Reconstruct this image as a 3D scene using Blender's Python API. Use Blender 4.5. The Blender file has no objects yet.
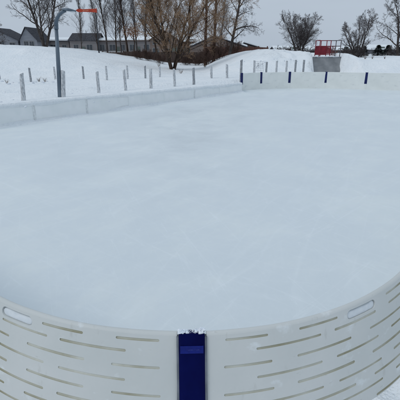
import bpy, math, random
from math import sin, cos, pi, radians, atan2, hypot, sqrt
from mathutils import Vector, noise
from mathutils.geometry import delaunay_2d_cdt

random.seed(7)
S = bpy.context.scene
COL = S.collection
H = 2.1                       # eye height above the ice
TH = radians(20.8)            # downward pitch

def at(px, py, z):
    """ground position (x, y) of photo pixel at height z"""
    u = (px-200)/400; v = (py-200)/400
    f = cos(TH)-v*sin(TH); d = sin(TH)+v*cos(TH)
    t = (H-z)/d
    return u*t, f*t
def xat(px, py, y):
    """x and z of photo pixel on the vertical plane at distance y"""
    u = (px-200)/400; v = (py-200)/400
    f = cos(TH)-v*sin(TH); d = sin(TH)+v*cos(TH)
    t = y/f
    return u*t, H-d*t
def sm(a, b, x):
    t = max(0.0, min(1.0, (x-a)/(b-a))); return t*t*(3-2*t)
def interp(xs, ys, x):
    if x <= xs[0]: return ys[0]
    for i in range(1, len(xs)):
        if x <= xs[i]:
            t = (x-xs[i-1])/(xs[i]-xs[i-1]); t = t*t*(3-2*t)*0.5+t*0.5
            return ys[i-1]+(ys[i]-ys[i-1])*t
    return ys[-1]
def nz(x, y, z=0.0, s=1.0): return noise.noise(Vector((x*s, y*s, z)))

# ------------------------------------------------------------------ materials
def mat(name, col, rough=0.8, spec=0.3, var=0.0, scale=4.0, bump=0.0, bscale=30.0, col2=None, stretch=(1, 1, 1), metal=0.0, detail=5, bdist=0.02, lo=0.35, hi=0.65, wear=()):
    m = bpy.data.materials.new(name); m.use_nodes = True
    nt = m.node_tree; N = nt.nodes; L = nt.links
    b = N['Principled BSDF']
    b.inputs['Base Color'].default_value = (*col, 1)
    b.inputs['Roughness'].default_value = rough
    b.inputs['Specular IOR Level'].default_value = spec
    b.inputs['Metallic'].default_value = metal
    tc = N.new('ShaderNodeTexCoord'); mp = N.new('ShaderNodeMapping')
    mp.inputs['Scale'].default_value = stretch
    L.new(tc.outputs['Object'], mp.inputs['Vector'])
    if col2 or var:
        n = N.new('ShaderNodeTexNoise'); n.inputs['Scale'].default_value = scale; n.inputs['Detail'].default_value = detail
        L.new(mp.outputs[0], n.inputs['Vector'])
        r = N.new('ShaderNodeValToRGB'); e = r.color_ramp.elements
        c2 = col2 if col2 else tuple(min(1, c*(1+var)) for c in col)
        c1 = col if col2 else tuple(c*(1-var) for c in col)
        e[0].position = lo; e[0].color = (*c1, 1); e[1].position = hi; e[1].color = (*c2, 1)
        L.new(n.outputs['Fac'], r.inputs[0]); L.new(r.outputs[0], b.inputs['Base Color'])
    for wc, wsc, wst, wlo, whi, wam in wear:      # scuffs, frost and stains of their own shape
        src = b.inputs['Base Color'].links[0].from_socket
        mw = N.new('ShaderNodeMapping'); mw.inputs['Scale'].default_value = wst; mw.inputs['Location'].default_value = (wsc*.37, 1.7, wlo*9)
        L.new(tc.outputs['Object'], mw.inputs['Vector'])
        nw = N.new('ShaderNodeTexNoise'); nw.inputs['Scale'].default_value = wsc; nw.inputs['Detail'].default_value = 7; nw.inputs['Roughness'].default_value = .6
        L.new(mw.outputs[0], nw.inputs['Vector'])
        mr = N.new('ShaderNodeMapRange'); mr.inputs['From Min'].default_value = wlo; mr.inputs['From Max'].default_value = whi; mr.inputs['To Max'].default_value = wam
        L.new(nw.outputs['Fac'], mr.inputs['Value'])
        mc = N.new('ShaderNodeMix'); mc.data_type = 'RGBA'; mc.inputs[7].default_value = (*wc, 1)
        L.new(mr.outputs[0], mc.inputs[0]); L.new(src, mc.inputs[6]); L.new(mc.outputs[2], b.inputs['Base Color'])
    if bump:
        n2 = N.new('ShaderNodeTexNoise'); n2.inputs['Scale'].default_value = bscale; n2.inputs['Detail'].default_value = 6
        L.new(mp.outputs[0], n2.inputs['Vector'])
        bp = N.new('ShaderNodeBump'); bp.inputs['Strength'].default_value = bump; bp.inputs['Distance'].default_value = bdist
        L.new(n2.outputs['Fac'], bp.inputs['Height']); L.new(bp.outputs[0], b.inputs['Normal'])
    return m

def snow_material():
    m = mat('snow', (0.80, 0.835, 0.88), 0.75, 0.25)
    nt = m.node_tree; N = nt.nodes; L = nt.links; b = N['Principled BSDF']
    tc = N.new('ShaderNodeTexCoord')
    n1 = N.new('ShaderNodeTexNoise'); n1.inputs['Scale'].default_value = 0.9; n1.inputs['Detail'].default_value = 8; n1.inputs['Roughness'].default_value = 0.6
    n2 = N.new('ShaderNodeTexNoise'); n2.inputs['Scale'].default_value = 7; n2.inputs['Detail'].default_value = 6
    n3 = N.new('ShaderNodeTexNoise'); n3.inputs['Scale'].default_value = 70; n3.inputs['Detail'].default_value = 3
    for n in (n1, n2, n3): L.new(tc.outputs['Object'], n.inputs['Vector'])
    r = N.new('ShaderNodeValToRGB'); e = r.color_ramp.elements
    e[0].position = 0.3; e[0].color = (0.80, 0.845, 0.88, 1); e[1].position = 0.7; e[1].color = (0.90, 0.92, 0.935, 1)
    L.new(n1.outputs['Fac'], r.inputs[0]); L.new(r.outputs[0], b.inputs['Base Color'])
    h = None
    for n, w in ((n1, 1.0), (n2, 0.55), (n3, 0.06)):
        mm = N.new('ShaderNodeMath'); mm.operation = 'MULTIPLY_ADD'; mm.inputs[1].default_value = w
        L.new(n.outputs['Fac'], mm.inputs[0])
        if h: L.new(h.outputs[0], mm.inputs[2])
        else: mm.inputs[2].default_value = 0
        h = mm
    bp = N.new('ShaderNodeBump'); bp.inputs['Strength'].default_value = 0.8; bp.inputs['Distance'].default_value = 0.16
    L.new(h.outputs[0], bp.inputs['Height']); L.new(bp.outputs[0], b.inputs['Normal'])
    return m

def ice_material():
    m = mat('rink_ice', (0.70, 0.79, 0.87), 0.5, 0.4)
    nt = m.node_tree; N = nt.nodes; L = nt.links; b = N['Principled BSDF']
    tc = N.new('ShaderNodeTexCoord')
    def no(scale, det, rough=0.55, stretch=(1, 1, 1), rot=0, dist=0.0):
        mr_ = N.new('ShaderNodeMapping'); mr_.inputs['Rotation'].default_value = (0, 0, rot); mr_.inputs['Location'].default_value = (rot*3.1, scale, 0)
        L.new(tc.outputs['Object'], mr_.inputs['Vector'])
        mp = N.new('ShaderNodeMapping'); mp.inputs['Scale'].default_value = stretch
        L.new(mr_.outputs[0], mp.inputs['Vector'])
        n = N.new('ShaderNodeTexNoise'); n.inputs['Scale'].default_value = scale; n.inputs['Detail'].default_value = det
        n.inputs['Roughness'].default_value = rough; n.inputs['Distortion'].default_value = dist
        L.new(mp.outputs[0], n.inputs['Vector']); return n
    a = no(0.55, 9, 0.62, dist=0.4); c = no(2.6, 7, 0.65, (1, 0.55, 1), 0.6); d = no(9, 5, 0.6, (1, 0.25, 1), 1.0); g = no(120, 2)
    mx = N.new('ShaderNodeMath'); mx.operation = 'MULTIPLY_ADD'; mx.inputs[1].default_value = 0.45
    L.new(c.outputs['Fac'], mx.inputs[0]); L.new(a.outputs['Fac'], mx.inputs[2])
    mx2 = N.new('ShaderNodeMath'); mx2.operation = 'MULTIPLY_ADD'; mx2.inputs[1].default_value = 0.25
    L.new(d.outputs['Fac'], mx2.inputs[0]); L.new(mx.outputs[0], mx2.inputs[2])
    r = N.new('ShaderNodeValToRGB'); e = r.color_ramp.elements
    e[0].position = 0.5; e[0].color = (0.665, 0.725, 0.762, 1); e[1].position = 1.2; e[1].color = (0.735, 0.785, 0.80, 1)
    k = r.color_ramp.elements.new(0.84); k.color = (0.70, 0.755, 0.785, 1)
    L.new(mx2.outputs[0], r.inputs[0])
    # shallow skate cuts and scuffs: thin ridges of stretched noise, whiter than the ice
    prev = r.outputs[0]; hsum = None
    for rot, sc, st, wd, am in ((0.5, 1.1, (1, .12, 1), .012, .30), (-0.9, .9, (1, .10, 1), .010, .26), (1.9, 1.5, (1, .16, 1), .012, .22), (0.1, 3.5, (1, .3, 1), .02, .16), (0.8, 2.6, (1, .05, 1), .004, .5), (-0.35, 3.1, (1, .045, 1), .004, .5), (2.3, 2.2, (1, .06, 1), .004, .45)):
        q = no(sc, 3, .5, st, rot, .25)
        ab = N.new('ShaderNodeMath'); ab.operation = 'SUBTRACT'; ab.inputs[1].default_value = .5; L.new(q.outputs['Fac'], ab.inputs[0])
        a2 = N.new('ShaderNodeMath'); a2.operation = 'ABSOLUTE'; L.new(ab.outputs[0], a2.inputs[0])
        rg = N.new('ShaderNodeMapRange'); rg.inputs['From Min'].default_value = 0; rg.inputs['From Max'].default_value = wd; rg.inputs['To Min'].default_value = am; rg.inputs['To Max'].default_value = 0
        L.new(a2.outputs[0], rg.inputs['Value'])
        br = N.new('ShaderNodeMath'); br.operation = 'MULTIPLY'; L.new(rg.outputs[0], br.inputs[0]); L.new(c.outputs['Fac'], br.inputs[1])
        mxc = N.new('ShaderNodeMix'); mxc.data_type = 'RGBA'; mxc.inputs[7].default_value = (0.82, 0.87, 0.90, 1)
        L.new(br.outputs[0], mxc.inputs[0]); L.new(prev, mxc.inputs[6]); prev = mxc.outputs[2]
    L.new(prev, b.inputs['Base Color'])
    rr = N.new('ShaderNodeMapRange'); rr.inputs['From Min'].default_value = 0.65; rr.inputs['From Max'].default_value = 1.0
    rr.inputs['To Min'].default_value = 0.34; rr.inputs['To Max'].default_value = 0.62
    L.new(mx2.outputs[0], rr.inputs['Value']); L.new(rr.outputs[0], b.inputs['Roughness'])
    h = N.new('ShaderNodeMath'); h.operation = 'MULTIPLY_ADD'; h.inputs[1].default_value = 0.02
    L.new(g.outputs['Fac'], h.inputs[0]); L.new(mx2.outputs[0], h.inputs[2])
    bp = N.new('ShaderNodeBump'); bp.inputs['Strength'].default_value = 0.35; bp.inputs['Distance'].default_value = 0.05
    L.new(h.outputs[0], bp.inputs['Height']); L.new(bp.outputs[0], b.inputs['Normal'])
    return m

M = {}
M['snow'] = snow_material()
M['ice'] = ice_material()
M['snow_fine'] = mat('fine_snow', (0.64, 0.68, 0.71), 0.8, 0.2, col2=(0.71, 0.74, 0.76), scale=30, bump=0.25, bscale=120, bdist=0.003)
M['board'] = mat('white_plastic', (0.57, 0.59, 0.575), 0.5, 0.25, col2=(0.63, 0.64, 0.625), scale=2.2, bump=0.12, bscale=14, bdist=0.02, detail=8,
  wear=(((0.78, 0.82, 0.84), 9, (1, 1, 1.4), .60, .72, .55), ((0.40, 0.40, 0.37), 16, (1, 1, .25), .64, .74, .35), ((0.36, 0.36, 0.34), 34, (.35, .35, 2.5), .67, .72, .4)))
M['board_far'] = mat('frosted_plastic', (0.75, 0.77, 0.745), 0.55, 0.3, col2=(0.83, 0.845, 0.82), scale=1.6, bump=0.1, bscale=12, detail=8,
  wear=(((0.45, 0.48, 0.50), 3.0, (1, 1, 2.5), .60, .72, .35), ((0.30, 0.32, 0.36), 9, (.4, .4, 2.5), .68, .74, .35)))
M['board_snowy'] = mat('snow_caked_plastic', (0.80, 0.83, 0.83), 0.7, 0.25, col2=(0.87, 0.885, 0.89), scale=2.5, bump=0.4, bscale=9, detail=8)
M['slot'] = mat('tan_slot', (0.37, 0.355, 0.26), 0.9, 0.1, col2=(0.60, 0.605, 0.55), scale=4, detail=6)  # tan with paler patches, for the slot walls and floor
M['blue'] = mat('navy_plastic', (0.0008, 0.002, 0.046), 0.5, 0.05, col2=(0.0015, 0.004, 0.066), wear=(((0.02, 0.03, 0.11), 30, (1, 1, .15), .62, .70, .35), ((0.10, 0.12, 0.18), 60, (1, 1, .5), .70, .76, .4)), scale=8, bump=0.08, bscale=60)
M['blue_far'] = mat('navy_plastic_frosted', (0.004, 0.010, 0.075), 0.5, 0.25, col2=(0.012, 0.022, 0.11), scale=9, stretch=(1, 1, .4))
M['blue_label'] = mat('blue_label', (0.006, 0.014, 0.16), 0.4, 0.15, var=0.15, scale=40)
M['label_mark'] = mat('worn_label_print', (0.03, 0.045, 0.24), 0.6, 0.2, col2=(0.004, 0.009, 0.13), scale=190, lo=0.4, hi=0.62)
M['flange'] = mat('grey_channel', (0.16, 0.175, 0.20), 0.35, 0.5, var=0.2, scale=12, metal=0.3)
M['post'] = mat('frosted_post', (0.34, 0.355, 0.37), 0.9, 0.15, col2=(0.62, 0.64, 0.66), scale=26, stretch=(1, 1, 0.35), bump=0.5, bscale=40, detail=8, lo=0.36, hi=0.6)
M['post_dark'] = mat('weathered_post', (0.20, 0.21, 0.23), 0.9, 0.15, col2=(0.42, 0.44, 0.46), scale=26, stretch=(1, 1, 0.4), bump=0.5, bscale=40, detail=8)
M['post_faint'] = mat('snow_caked_post', (0.60, 0.62, 0.63), 0.9, 0.15, col2=(0.82, 0.84, 0.84), scale=14, bump=0.5, bscale=40, detail=8)
M['steel'] = mat('painted_steel', (0.075, 0.105, 0.14), 0.45, 0.5, col2=(0.125, 0.165, 0.205), scale=6, stretch=(1, 1, .3), metal=0.2)
M['lens'] = mat('lamp_lens', (0.7, 0.72, 0.74), 0.3, 0.5)
M['dark_metal'] = mat('dark_metal', (0.03, 0.033, 0.04), 0.5, 0.5, var=0.2)
M['orange'] = mat('orange_panel', (0.55, 0.065, 0.025), 0.5, 0.4, col2=(0.42, 0.045, 0.02), scale=3)
M['orange_pale'] = mat('pale_patch', (0.62, 0.22, 0.14), 0.6, 0.3, var=0.2, scale=5)
M['red'] = mat('red_paint', (0.24, 0.016, 0.03), 0.5, 0.3, col2=(0.16, 0.014, 0.024), scale=5, detail=8)
M['maroon'] = mat('faded_maroon', (0.10, 0.022, 0.03), 0.5, 0.4, var=0.3, scale=6)
M['greyrail'] = mat('grey_rail', (0.10, 0.085, 0.095), 0.5, 0.4, var=0.2, scale=6)
M['ramp'] = mat('grey_ramp_sheet', (0.17, 0.18, 0.19), 0.6, 0.35, col2=(0.26, 0.27, 0.28), scale=2.0, detail=9, bump=0.1, bscale=20)
M['ramp_side'] = mat('plywood_side', (0.14, 0.14, 0.145), 0.8, 0.2, var=0.25, scale=4)
M['bark'] = mat('grey_bark', (0.045, 0.038, 0.036), 0.95, 0.1, col2=(0.10, 0.085, 0.078), scale=6, stretch=(1, 1, .4), bump=0.6, bscale=18, bdist=0.05)
M['bark_brown'] = mat('brown_bark', (0.032, 0.024, 0.02), 0.95, 0.1, col2=(0.075, 0.052, 0.04), scale=6, stretch=(1, 1, .4), bump=0.6, bscale=18, bdist=0.05)
M['bark_red'] = mat('reddish_bark', (0.045, 0.026, 0.021), 0.95, 0.1, col2=(0.10, 0.06, 0.046), scale=3, stretch=(1, 1, .4), bump=0.6, bscale=18, bdist=0.05)
M['twig'] = mat('grey_twig', (0.105, 0.092, 0.092), 0.95, 0.1, var=0.35, scale=1.2)
M['twig_brown'] = mat('tan_twig', (0.20, 0.128, 0.078), 0.95, 0.1, col2=(0.36, 0.24, 0.155), scale=0.9)
M['twig_red'] = mat('russet_twig', (0.10, 0.066, 0.055), 0.95, 0.1, var=0.35, scale=1.5)
M['leaf_dead'] = mat('dead_leaf', (0.26, 0.11, 0.045), 0.9, 0.1, var=0.4, scale=3)
M['needle'] = mat('spruce_needle', (0.016, 0.026, 0.026), 0.9, 0.1, col2=(0.035, 0.05, 0.045), scale=3)
M['fence'] = mat('dark_fence_board', (0.05, 0.038, 0.034), 0.9, 0.1, col2=(0.095, 0.07, 0.06), scale=2.5, stretch=(3, 3, .3))
M['fence_red'] = mat('russet_fence_board', (0.095, 0.045, 0.036), 0.9, 0.1, col2=(0.15, 0.08, 0.062), scale=2.5, stretch=(3, 3, .3))
M['siding'] = mat('taupe_siding', (0.20, 0.185, 0.185), 0.85, 0.2, var=0.15, scale=1.2, stretch=(.3, .3, 4))
M['siding_brown'] = mat('brown_siding', (0.17, 0.135, 0.12), 0.85, 0.2, var=0.15, scale=1.2, stretch=(.3, .3, 4))
M['siding_grey'] = mat('blue_grey_siding', (0.21, 0.22, 0.245), 0.85, 0.2, var=0.12, scale=1.2, stretch=(.3, .3, 4))
M['brick'] = mat('dull_brick', (0.16, 0.09, 0.075), 0.9, 0.15, col2=(0.22, 0.14, 0.12), scale=4)
M['shingle'] = mat('dark_shingle', (0.035, 0.037, 0.045), 0.9, 0.15, col2=(0.075, 0.075, 0.085), scale=3)
M['shingle_brown'] = mat('brown_shingle', (0.085, 0.06, 0.05), 0.9, 0.15, var=0.25, scale=3)
M['trim'] = mat('white_trim', (0.24, 0.24, 0.24), 0.6, 0.3, var=0.08, scale=3)
M['glass'] = mat('window_glass', (0.03, 0.036, 0.045), 0.12, 0.6, var=0.3, scale=1)
M['door'] = mat('grey_green_door', (0.09, 0.11, 0.10), 0.6, 0.3, var=0.1, scale=2)
M['wire'] = mat('frosted_wire', (0.42, 0.44, 0.47), 0.8, 0.2, var=0.3, scale=8)
M['weed'] = mat('dry_weed', (0.15, 0.105, 0.075), 0.95, 0.1, var=0.4, scale=4)
M['frost'] = mat('ice_crust', (0.72, 0.78, 0.85), 0.4, 0.5, col2=(0.86, 0.88, 0.92), scale=30, bump=0.5, bscale=60, bdist=0.01)

# ------------------------------------------------------------------ mesh helpers
class MB:
    def __init__(s): s.v = []; s.f = []; s.mi = []; s.sm = []
    def add(s, vs, fs, mi=0, smooth=False):
        o = len(s.v); s.v += [tuple(p) for p in vs]
        for f in fs: s.f.append(tuple(i+o for i in f)); s.mi.append(mi); s.sm.append(smooth)
    def box(s, a, b, mi=0):
        (x0, y0, z0), (x1, y1, z1) = a, b
        s.add([(x0,y0,z0),(x1,y0,z0),(x1,y1,z0),(x0,y1,z0),(x0,y0,z1),(x1,y0,z1),(x1,y1,z1),(x0,y1,z1)],
              [(0,3,2,1),(4,5,6,7),(0,1,5,4),(1,2,6,5),(2,3,7,6),(3,0,4,7)], mi)
    def obox(s, c, ax, ay, hx, hy, z0, z1, mi=0, ch=0.0):
        """box with horizontal axes ax, ay about point c; ch chamfers its vertical edges"""
        if ch:
            q = [(-hx+ch,-hy),(hx-ch,-hy),(hx,-hy+ch),(hx,hy-ch),(hx-ch,hy),(-hx+ch,hy),(-hx,hy-ch),(-hx,-hy+ch)]
        else: q = [(-hx,-hy),(hx,-hy),(hx,hy),(-hx,hy)]
        n = len(q)
        P = [(c[0]+ax[0]*i+ay[0]*j, c[1]+ax[1]*i+ay[1]*j) for i, j in q]
        s.add([(x,y,z0) for x,y in P]+[(x,y,z1) for x,y in P],
              [tuple(range(n-1,-1,-1)), tuple(range(n,2*n))]+[(i,(i+1)%n,(i+1)%n+n,i+n) for i in range(n)], mi)
    def tube(s, pts, rad, n=6, mi=0, cap=True, smooth=True):
        pts = [Vector(p) for p in pts]
        if not hasattr(rad, '__len__'): rad = [rad]*len(pts)
        vs = []; fs = []
        t = (pts[1]-pts[0]).normalized()
        u = t.cross(Vector((0.3, 0.9, 0.2)) if abs(t.y) < .8 else Vector((1, 0, 0.1))).normalized()
        for i, p in enumerate(pts):
            a = pts[max(i-1, 0)]; b = pts[min(i+1, len(pts)-1)]
            t = (b-a).normalized(); u = (u-t*u.dot(t)).normalized(); w = t.cross(u)
            for k in range(n):
                g = 2*pi*k/n; vs.append(p+(u*cos(g)+w*sin(g))*rad[i])
        for i in range(len(pts)-1):
            for k in range(n):
                k2 = (k+1) % n
                fs.append((i*n+k, i*n+k2, (i+1)*n+k2, (i+1)*n+k))
        if cap: fs.append(tuple(range(n-1,-1,-1))); fs.append(tuple((len(pts)-1)*n+k for k in range(n)))
        s.add(vs, fs, mi, smooth)
    def mesh(s, name, mats, loc=(0,0,0)):
        me = bpy.data.meshes.new(name)
        lx, ly, lz = loc
        me.from_pydata([(x-lx, y-ly, z-lz) for x, y, z in s.v], [], s.f)
        for m in (mats if isinstance(mats, (list, tuple)) else [mats]): me.materials.append(m)
        me.polygons.foreach_set('material_index', s.mi)
        me.polygons.foreach_set('use_smooth', s.sm)
        me.update(); return me
    def build(s, name, mats, parent=None, loc=(0,0,0)):
        """links the collected faces as ONE mesh object; coordinates given in the parent's space"""
        o = bpy.data.objects.new(name, s.mesh(name, mats, loc)); COL.objects.link(o)
        o.location = loc
        if parent: o.parent = parent
        return o

def tag(o, label=None, cat=None, group=None, kind=None):
    if label: o['label'] = label
    if cat: o['category'] = cat
    if group: o['group'] = group
    if kind: o['kind'] = kind
    return o
def empty(name, loc, rz=0.0, sc=1.0):
    o = bpy.data.objects.new(name, None); COL.objects.link(o)
    o.location = loc; o.rotation_euler = (0, 0, rz); o.scale = (sc, sc, sc); o.empty_display_size = 0.2
    return o
def copy_tree(o, parent=None):
    c = o.copy(); COL.objects.link(c)
    if parent: c.parent = parent
    for ch in list(o.children): copy_tree(ch, c)
    return c

# ------------------------------------------------------------------ rink outline
CC = (-0.0944, 3.3156); R = 1.8115            # circle of the near rounded corner (outer face)
A_POST = 0.056/R                              # angle of the near blue post
L_PAN = 1.94
FLARE = 0.30                                  # the bent sheets lean: wider at the foot than at the rim
def arc(s, r=R): a = s/R; return CC[0]+r*sin(a), CC[1]-r*cos(a)

LB0 = Vector((-5.0, 12.2)); LB1 = Vector((2.12, 21.05))
LBD = (LB1-LB0).normalized(); LBN = Vector((-LBD.y, LBD.x))       # towards the outside
lb_posts = [LB0+(LB1-LB0)*(i/6) for i in range(-2, 7)]
FAR_Z = 0.87
far_posts = [Vector((2.20, 21.9)), Vector((3.32, 22.65))]+[Vector(at(px, py, FAR_Z)) for px, py in ((290, 72), (326.5, 72), (367, 72.7))]
far_posts += [Vector((10.95, 21.75)), Vector((12.8, 20.9))]

outline = []
for i in range(-26, 29): outline.append((CC[0]+(R+.15)*sin((0.056+i*0.07)/R), CC[1]-(R+.15)*cos((0.056+i*0.07)/R)))
outline += [(7.0, 8.2), (13.6, 16.0), (14.1, 18.4), (13.9, 20.0)]
outline += [(p.x+0.03, p.y+0.06) for p in reversed(far_posts)]
outline += [tuple(p+LBN*0.05) for p in reversed(lb_posts)]
outline += [(-8.3, 7.6), (-7.6, 6.2), (-5.4, 4.9)]
outline = outline[:]
def inside(x, y):
    c = False; n = len(outline); j = n-1
    for i in range(n):
        xi, yi = outline[i]; xj, yj = outline[j]
        if (yi > y) != (yj > y) and x < (xj-xi)*(y-yi)/(yj-yi)+xi: c = not c
        j = i
    return c
def dist_out(x, y):
    d = 1e9; n = len(outline)
    for i in range(n):
        ax, ay = outline[i]; bx, by = outline[(i+1) % n]
        vx, vy = bx-ax, by-ay; t = max(0, min(1, ((x-ax)*vx+(y-ay)*vy)/(vx*vx+vy*vy+1e-9)))
        d = min(d, hypot(x-ax-vx*t, y-ay-vy*t))
    return d

# ------------------------------------------------------------------ terrain
def side_height(x, y):
    """top of the snow banked against the left boards"""
    t = (Vector((x, y))-LB0).dot(LBD)/11.36
    return 0.56-0.15*max(-.3, min(1, t))
RIDGE_L = ([-30, -16, -12.6, -10, -8, -5.6, -3.4, -1.5], [1.9, 1.86, 1.62, 1.2, .84, .46, .1, 0])
RIDGE_R = ([0.3, 1.9, 3.05, 4.2, 5.2, 6.5, 7.6, 8.6, 9.6, 11.0, 13, 16, 30], [0, .62, 1.08, 1.42, 1.54, 1.42, 1.34, 1.30, 1.12, .92, .94, .95, 1.0])
trough = [Vector(at(px, py, .45)) for px, py in ((-60, 93), (0, 91), (60, 89.5), (115, 86.5), (190, 83), (235, 80.5))]
def d_trough(x, y):
    p = Vector((x, y)); d = 1e9
    for a, b in zip(trough, trough[1:]):
        v = b-a; t = max(0, min(1, (p-a).dot(v)/v.length_squared)); d = min(d, (p-a-v*t).length*(1 if v.cross(p-a) > 0 else -1), key=abs)
    return d
def ground(x, y):
    z = 0.45
    near = 1-sm(1.0, 7.0, y)
    z -= 0.10*near
    if -9 < x < 3 and 5 < y < 23:
        d = (Vector((x, y))-LB0).dot(LBN)
        z += (side_height(x, y)-0.45)*(1-sm(0.2, 2.2, abs(d)))
        z += 0.05*math.exp(-((d-0.28)/0.22)**2)
        if 13 < y:
            dt = d_trough(x, y)
            if abs(dt) < 1.6: z -= 0.2*sm(-1.1, -0.5, dt)*(1-sm(-0.12, 0.12, dt)); z += 0.03*math.exp(-((dt-.25)/.2)**2)
    z += interp(*RIDGE_L, x)*sm(25.0, 31.5, y-max(0, (x+6)*0.1))*(1-sm(40, 70, y)*.55)
    rr = interp(*RIDGE_R, x)
    front = 24.0+0.5*nz(x, 3, 0, .6)
    k = sm(front, 30.2-2.4*max(sm(8.6, 9.3, x), sm(6.5, 7.15, x)*(x < 8)), y)
    if 5.8 < x < 11.2:                        # hollow scooped out in front of the skate ramp
        edge = 9.3+0.10*nz(y, 1.0, 4, .9)-0.58*sm(26.0, 27.5, y)
        k *= 1-(sm(7.17*min(1, y/27.2), 7.3*min(1, y/27.2), x)*(1-sm(edge, edge+0.55, x)))*(1-sm(28.9, 30.2, y))
    z += rr*k*(1-sm(38, 60, y)*.6)
    if x > 8.8: z += 0.22*sm(8.9, 9.3, x)*(1-sm(9.6, 10.8, x))*sm(25, 27, y)*(1-sm(27.5, 31, y))
    amp = 0.05+0.06*sm(24, 30, y)
    z += amp*(nz(x, y, 1.3, .55)+.5*nz(x, y, 5.1, 1.4)+.28*nz(x, y, 9, 3.5))*(1 if y > 8 else .6)
    q = math.exp(-(((x-5.3)/1.35)**2+((y-28.4)/1.5)**2))          # lumpy heap on the mound
    z += q*(0.42*abs(nz(x, y, 2, 1.1))+.42*nz(x, y, 7, 1.9)+.2*nz(x, y, 3, 3.4))
    q2 = math.exp(-((y-22.4-(x+9)*.2)/.5)**2) if x < -5 else 0
    z += q2*(.05+.12*max(0, nz(x, y, 8, 2.3)))
    return z

def build_ground():
    pts = [Vector(p) for p in outline]; nb = len(pts)
    edges = [(i, (i+1) % nb) for i in range(nb)]
    rnd = random.Random(3)
    def grid(x0, x1, y0, y1, st, skip=None):
        nx = int((x1-x0)/st); ny = int((y1-y0)/st)
        for i in range(nx):
            for j in range(ny):
                x = x0+(i+.5+rnd.uniform(-.25, .25))*st; y = y0+(j+.5+rnd.uniform(-.25, .25))*st
                if skip and skip(x, y): continue
                if -9 < x < 14.5 and 1 < y < 23.2 and (inside(x, y) or dist_out(x, y) < 0.07): continue
                pts.append(Vector((x, y)))
    core = lambda x, y: -18 < x < 18 and -2 < y < 34
    mid = lambda x, y: -45 < x < 45 and -10 < y < 70
    grid(-18, 18, -2, 34, 0.26)
    grid(-45, 45, -10, 70, 1.0, core)
    grid(-600, 600, -200, 800, 20, mid)
    for x in (-700, 700):
        for y in (-300, 900): pts.append(Vector((x, y)))
    vo, eo, fo, *_ = delaunay_2d_cdt(pts, edges, [], 0, 1e-5)
    mb = MB()
    V = [(p.x, p.y, ground(p.x, p.y)) for p in vo]
    F = []
    for f in fo:
        cx = sum(vo[i].x for i in f)/len(f); cy = sum(vo[i].y for i in f)/len(f)
        if -9 < cx < 15 and 1 < cy < 23.5 and inside(cx, cy): continue
        F.append(tuple(f))
    mb.add(V, F, 0, True)
    sk = [(x, y, ground(x, y)) for x, y in outline]      # the bank's cut face down to the ice
    n = len(sk)
    mb.add(sk+[(x, y, -.05) for x, y, z in sk], [(i, (i+1) % n, (i+1) % n+n, i+n) for i in range(n)], 0, False)
    tag(mb.build('snow_ground', M['snow']), kind='structure')
    ib = MB(); ib.add([(x, y, 0) for x, y in outline], [tuple(range(n))], 0)
    tag(ib.build('rink_ice', M['ice']), kind='structure')
build_ground()

# ------------------------------------------------------------------ near boards
ROWS = []
odd = [(.146, .372), (.502, .832), (.965, 1.29), (1.42, 1.79)]
even = [(.300, .640), (.722, 1.03), (1.15, 1.50), (1.60, 1.80)]
top = [(.150, .355), (.522, .752), (1.144, 1.33), (1.50, 1.79)]
for k, z in enumerate((.834, .779, .710, .646, .581, .519, .462, .408, .345, .28, .215, .15)):
    for a, b in (top if k == 0 else odd if k % 2 == 0 else even): ROWS.append((a, b, z))
HOLE = (.815, 1.035, .822, .024)
def stadium(a, b, z, r, n=5):
    p = []
    m = max(2, int((b-a)/.025))
    for i in range(1, m): p.append((a+r+(b-a-2*r)*i/m, z-r))
    for i in range(n+1): g = -pi/2+pi*i/n; p.append((b-r+r*cos(g), z+r*sin(g)))
    for i in range(1, m): p.append((b-r-(b-a-2*r)*i/m, z+r))
    for i in range(n+1): g = pi/2+pi*i/n; p.append((a+r+r*cos(g), z+r*sin(g)))
    return p
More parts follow.
